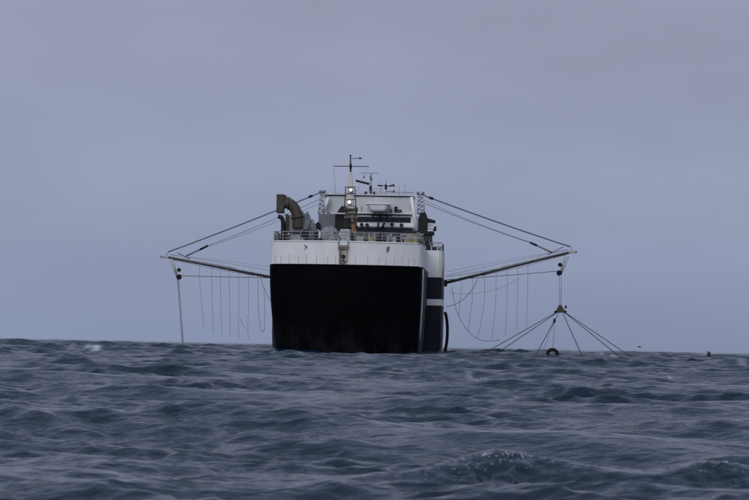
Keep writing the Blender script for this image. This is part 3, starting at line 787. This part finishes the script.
# ---- outrigger booms
SB = 70
def boom(side):
    root = empty('outrigger_boom', (0, 0, 0), 0, ship)
    if side < 0:
        tip, base = L(166, 257.2, SB), L(292, 281.2, SB)
    else:
        tip, base = L(571.5, 252.3, SB), L(444, 283.2, SB)
    ax = (tip - base); n_ = 16
    MB().tube([base, base.lerp(tip, .5), tip], [0.23, 0.20, 0.14], 10).build('spar', 'boom', root)
    # pale walkway rail above the spar
    up = Vector((0, 0, 1))
    a_, b_ = base.lerp(tip, 0.02) + up * 0.62, base.lerp(tip, 0.97) + up * 0.50
    MB().tube([base.lerp(tip, 0.45) + up * .34, base.lerp(tip, .98) + up * .24], [0.07, 0.09], 8).build('pale_flange', 'light_grey', root)
    MB().tube([a_ + up * .5, base.lerp(tip, .5) + up * 0.9, b_], 0.025, 5).build('hand_wire', 'wire', root)
    MB().tube([a_ + up * 1.1, base.lerp(tip, .5) + up * 1.25, b_ + up * .05], 0.02, 5).build('hand_wire', 'wire', root)
    for i in range(1, n_):
        q_ = base.lerp(tip, i / n_)
        MB().tube([q_ + up * .1, q_ + up * (1.1 - .55 * i / n_)], 0.022, 5).build('wire_post', 'light_grey', root)
    # truss wire under the outer half
    MB().tube([base.lerp(tip, .30) - up * .25, base.lerp(tip, .64) - up * .42, base.lerp(tip, .96) - up * .18], 0.035, 5).build('truss_wire', 'wire', root)
    # tip fittings
    MB().cbox(tip + Vector((side * .1, 0, 0.05)), (1.1, .5, .42)).build('tip_plate', 'light_grey', root, 0.06)
    MB().cbox(tip + Vector((side * .65, 0, 0.05)), (.35, .3, .3)).build('tip_pin', 'dark', root, 0.04)
    MB().cbox(base, (1.0, 1.2, 1.0)).build('heel_fitting', 'dark', root, 0.1)
    return root, base, tip
bl, bl_base, bl_tip = boom(-1)
br_, br_base, br_tip = boom(1)
def wireobj(name, pts, r, m_, parent, n_=6): return MB().tube(pts, r, n_).build(name, m_, parent)
# topping lifts and guys
def lifts(root, side):
    if side < 0:
        wireobj('topping_lift', sag(L(322, 191.8, 59.5), L(168, 252, SB), 0.15), 0.095, 'wire', root)
        wireobj('lift_tackle', [L(309, 197, 60.3), L(312.5, 195.6, 60.1)], 0.2, 'dark', root)
        wireobj('link_plate', [L(168, 252, SB), L(165.5, 256.5, SB)], 0.10, 'light_grey', root)
        wireobj('guy_wire', sag(L(320, 199, 59.5), L(207, 246, SB), 0.2), 0.038, 'wire', root)
        wireobj('guy_wire', sag(L(320, 203, 59.5), L(203, 248, SB), 0.35), 0.026, 'wire', root)
        wireobj('guy_tackle', [L(208, 245.6, SB), L(200, 249.6, SB)], 0.17, 'dark', root)
        wireobj('guy_tail', [L(200, 249.6, SB), L(186, 256, SB)], 0.12, 'grey', root)
        wireobj('tip_strut', [L(177, 252.5, SB), L(190, 259, SB)], 0.07, 'grey', root)
        wireobj('span_wire', sag(L(182, 275.7, SB), L(292, 278, SB), 0.05), 0.055, 'wire', root)
    else:
        wireobj('topping_lift', sag(L(420, 194, 59.5), L(570.5, 246.8, SB), 0.15), 0.095, 'wire', root)
        wireobj('lift_tackle', [L(429, 197.3, 60.3), L(433, 198.8, 60.1)], 0.2, 'dark', root)
        wireobj('link_plate', [L(570.5, 246.8, SB), L(572.5, 251.5, SB)], 0.10, 'light_grey', root)
        wireobj('guy_wire', sag(L(424, 203, 59.5), L(530, 242.6, SB), 0.2), 0.038, 'wire', root)
        wireobj('guy_wire', sag(L(424, 200, 59.5), L(536, 244, SB), 0.35), 0.026, 'wire', root)
        wireobj('guy_tackle', [L(530, 242.5, SB), L(537, 245.6, SB)], 0.17, 'dark', root)
        wireobj('guy_tail', [L(537, 245.6, SB), L(552, 252.5, SB)], 0.12, 'grey', root)
        wireobj('tip_strut', [L(548, 254.5, SB), L(563, 247, SB)], 0.07, 'grey', root)
        wireobj('span_wire', sag(L(558, 271, SB), L(447, 279.8, SB), 0.05), 0.055, 'wire', root)
        wireobj('span_wire', sag(L(446, 276.8, SB), L(500, 268.5, SB), 0.02), 0.04, 'wire', root)
lifts(bl, -1); lifts(br_, 1)
# hanging blocks at the tips
def sheave(c, r, parent, w=0.22):
    c = Vector(c); return MB().tube([c - Vector((0, w, 0)), c - Vector((0, w * .4, 0)), c + Vector((0, w * .4, 0)), c + Vector((0, w, 0))], [r, r * .86, r * .86, r], 16).build('sheave', 'rubber', parent)
def tip_gear(root, side):
    k = [(172, 258.5), (176.5, 274), (170.5, 260.5), (178, 279)] if side < 0 else [(565.5, 255), (560.5, 272), (568.5, 256), (560.5, 275)]
    wireobj('block_strap', [L(*k[0], SB), L(*k[1], SB)], 0.16, 'light_grey', root)
    wireobj('block_strap', [L(*k[2], SB), L(*k[3], SB)], 0.16, 'light_grey', root)
    for (px, py, r_) in (((179, 270, .30), (179, 277, .42)) if side < 0 else ((560, 264.8, .32), (559.2, 273, .42))):
        sheave(L(px, py, SB), r_, root)
tip_gear(bl, -1); tip_gear(br_, 1)

# ------------------------------------------------------------------ ropes that hang from the booms
def W(px, py, s): 
    v = L(px, py, s); return ship_to_world(v.x, v.y, v.z)
def rope(name, pts, r, label, group, m_='wire', cat='rope', n_=6):
    o = MB().tube(pts, r, n_).build(name, m_); return tag(o, label, cat, group)
# single trawl wire on the left
tw = empty('trawl_wire', W(183.5, 350, SB)); base_ = tw.location.copy()
tag(tw, 'straight pale double trawl wire dropping from boom tip into the sea', 'wire')
for dx in (-0.55, 0.55):
    MB().tube([W(178 + dx, 279, SB) - base_, W(183.3 + dx, 350, SB) - base_, W(184 + dx, 362, SB) - base_], 0.075, 6).build('wire_strand', 'pale_wire', tw)
ORD = ['outermost', 'second outermost', 'third outermost', 'fourth outermost', 'fifth outermost', 'sixth outermost', 'seventh outermost']
LL = '%s thin straight rope hanging below the boom with the single trawl wire'
ys = lambda px: 257.2 + (px - 166) * 24 / 126 + 1.2
for i_, (px, pb, yb) in enumerate(((199.5, 203.5, 327), (211.5, 213.5, 331), (220.2, 222, 334), (229, 230.5, 336), (238.5, 239, 338), (248.2, 248.4, 339))):
    rope('hanging_rope', curve([W(px, ys(px), SB), W(px + .4, (ys(px) + yb) / 2 - 10, SB), W(pb - .6, yb - 12, SB), W(pb, yb, SB)], 5), 0.028, LL % ORD[i_], 'ropes under the single wire boom')
rope('looped_rope', curve([W(257.8, ys(258), SB), W(258.4, 305, SB), W(260, 326, SB), W(262.5, 332, SB), W(264.5, 328, SB), W(264.8, 310, SB), W(264, 288, SB)], 6), 0.034, 'slack looped rope below the boom close to the black hull', None)
rope('slack_rope', curve([W(260.4, 278, SB), W(264, 288, SB), W(270, 300, SB), W(276, 308, SB)], 5), 0.045, 'short slanting rope from boom to the black hull edge', None)
rope('short_rope', curve([W(240.5, 318, SB), W(242.5, 324, SB), W(246, 329, SB)], 5), 0.03, 'short stray rope end curling between two straight hanging ropes', None)
LR = '%s thin rope hanging below the boom that carries the triangular bridle plate'
yr_ = lambda px: 252.3 + (571.5 - px) * 30.9 / 127.5 + 1.2
for i_, (px, pb, yb) in enumerate(((461.5, 459, 316), (472.5, 468, 331), (484.5, 477.5, 339), (496, 491.8, 339), (507.4, 505.5, 336), (517.8, 517, 330), (528, 526.5, 327))):
    rope('hanging_rope', curve([W(px, yr_(px), SB), W(px - .2, (yr_(px) + yb) / 2 - 6, SB), W((px + pb) / 2 - .5, yb - 14, SB), W(pb, yb, SB)], 5), 0.028, LR % ORD[6 - i_], 'ropes under the bridle boom')
rope('bight_rope', curve([W(452, 287, SB), W(454.5, 303, SB), W(459, 317, SB), W(468, 331, SB), W(477, 338.5, SB), W(486, 341, SB), W(500, 340, SB)], 6), 0.04, 'long sagging rope joining the lower ends of the hanging ropes', None)
rope('slack_rope', curve([W(477.5, 279, SB), W(474.5, 286, SB), W(466, 297, SB), W(456, 304, SB), W(446, 307, SB)], 6), 0.05, 'slack rope curving from the boom to the white hull stripe', None)
rope('slack_rope', curve([W(520, 278, SB), W(505, 286, SB), W(485, 292, SB), W(462, 294, SB), W(449, 292, SB)], 6), 0.022, 'very thin rope sagging from mid boom back to the ship side', None)

# ------------------------------------------------------------------ trawl bridle under the right boom
tb = empty('trawl_bridle', W(560.5, 312, SB)); tb0 = tb.location.copy()
tag(tb, 'rusty triangular bridle plate with ropes fanning out into the sea', 'trawl gear')
def TB(px, py, s=SB): return W(px, py, s) - tb0
apex, c1, c2 = TB(560.2, 305), TB(555.6, 312), TB(565.2, 312)
for dx in (-.95, .95):
    MB().tube([TB(560.4 + dx, 276), TB(560.4 + dx * .8, 305.5)], 0.04, 6).build('hoist_wire', 'wire', tb)
pl = MB(); tri = [(apex.x - .18, apex.z), (apex.x + .18, apex.z), (c2.x, c2.z + .1), (c2.x - .15, c2.z - .12), (c1.x + .15, c1.z - .12), (c1.x, c1.z + .1)]
pl.prism(tri, -.16, .16).build('bridle_plate', 'brown', tb, 0.04)
for c in (c1, c2): sheave(c, .22, tb, .2)
MB().cbox(TB(565.8, 307), (.3, .2, .5)).build('shackle', 'dark', tb, 0.05)
for (xa, ya, xb, yb, ds, r_) in ((556, 312.5, 490, 350, -45, .06), (556.5, 313, 496, 354, -52, .06), (558, 314, 537, 353, -50, .055), (563, 313.5, 582.5, 357, -55, .06), (565, 312.5, 632, 357.5, -55, .06), (565.2, 313, 625, 361, -60, .06)):
    A = TB(xa, ya); B = TB(xb, yb, SB + ds); B2 = B + (B - A) * 0.12
    MB().tube([A, B2], r_, 6).build('bridle_rope', 'rope', tb)
MB().tube([TB(558.5, 313), TB(554.5, 320.5, 60)], .05, 6).build('tyre_line', 'wire', tb)
MB().tube([TB(554.6, 319.5, 60), TB(554.3, 322.2, 59)], .20, 8).build('line_block', 'dark', tb)
MB().tube([TB(554.2, 321.5, 60), TB(554, 335, 40), TB(552.6, 347, 25)], [.045, .04, .04], 6).build('tyre_line', 'wire', tb)
MB().tube([TB(554, 322, 60), TB(543, 351, 24)], .03, 6).build('tyre_line', 'wire', tb)
# half-sunk tyre
ty = W(552.5, 354.6, 25)
mb = MB(); nr_ = 10; vs = []; fs = []
for i in range(36):
    an = 2*PI*i/36; out = Vector((math.cos(an), .25*math.sin(an), math.sin(an)))
    for j in range(nr_):
        bb_ = 2*PI*j/nr_; vs.append(ty + out * (.70 + .24 * math.cos(bb_)) + Vector((0, 1, 0)) * .27 * math.sin(bb_))
for i in range(36):
    for j in range(nr_):
        fs.append((i*nr_+j, ((i+1) % 36)*nr_+j, ((i+1) % 36)*nr_+(j+1) % nr_, i*nr_+(j+1) % nr_))
mb.add(vs, fs); mb.smooth = True
tyre = mb.build('rubber_tyre', 'rubber'); tag(tyre, 'black rubber tyre half sunk in the waves below the bridle plate', 'tyre')

# ------------------------------------------------------------------ seabirds
def bird(px, py, dist, span, heading, flap, label):
    d = ray(px, py); loc = Vector((0, 0, CAM_H)) + d * (dist / d.y)
    root = empty('seabird', loc, heading); tag(root, label, 'bird')
    k = span
    MB().tube([(0, -.30*k, .01*k), (0, -.22*k, .01*k), (0, -.08*k, 0), (0, .06*k, 0), (0, .18*k, .03*k), (0, .24*k, .045*k), (0, .29*k, .04*k), (0, .34*k, .03*k)], [.01*k, .035*k, .075*k, .085*k, .06*k, .05*k, .03*k, .006*k], 10).build('body', 'bird', root)
    for sgn in (-1, 1):
        a_ = flap; pts = [(0.05, .10, .03), (.22, .12, .03 + .20 * math.sin(a_)), (.42, .04, .03 + .40 * math.sin(a_)), (.55, -.10, .03 + .46 * math.sin(a_)), (.40, -.05, .02 + .37 * math.sin(a_)), (.20, -.06, .02 + .18 * math.sin(a_)), (.05, -.08, .02)]
        ca = math.cos(a_)
        top_ = [(sgn * (p_[0] * ca) * k, p_[1] * k, p_[2] * k) for p_ in pts]; bot = [(p_[0], p_[1], p_[2] - .02 * k) for p_ in top_]
        n_ = len(pts)
        MB().add(top_ + bot, [list(range(n_)), list(range(n_, 2*n_))[::-1]] + [(i, (i+1) % n_, n_ + (i+1) % n_, n_ + i) for i in range(n_)]).build('wing', 'bird', root)
    return root
bird(708.6, 356, 230, 0.95, math.radians(-65), math.radians(62), 'dark seabird with raised wings skimming the wave crests')
bird(639.5, 347, 420, 1.0, math.radians(60), math.radians(12), 'tiny seabird gliding on level wings just above the sea horizon')
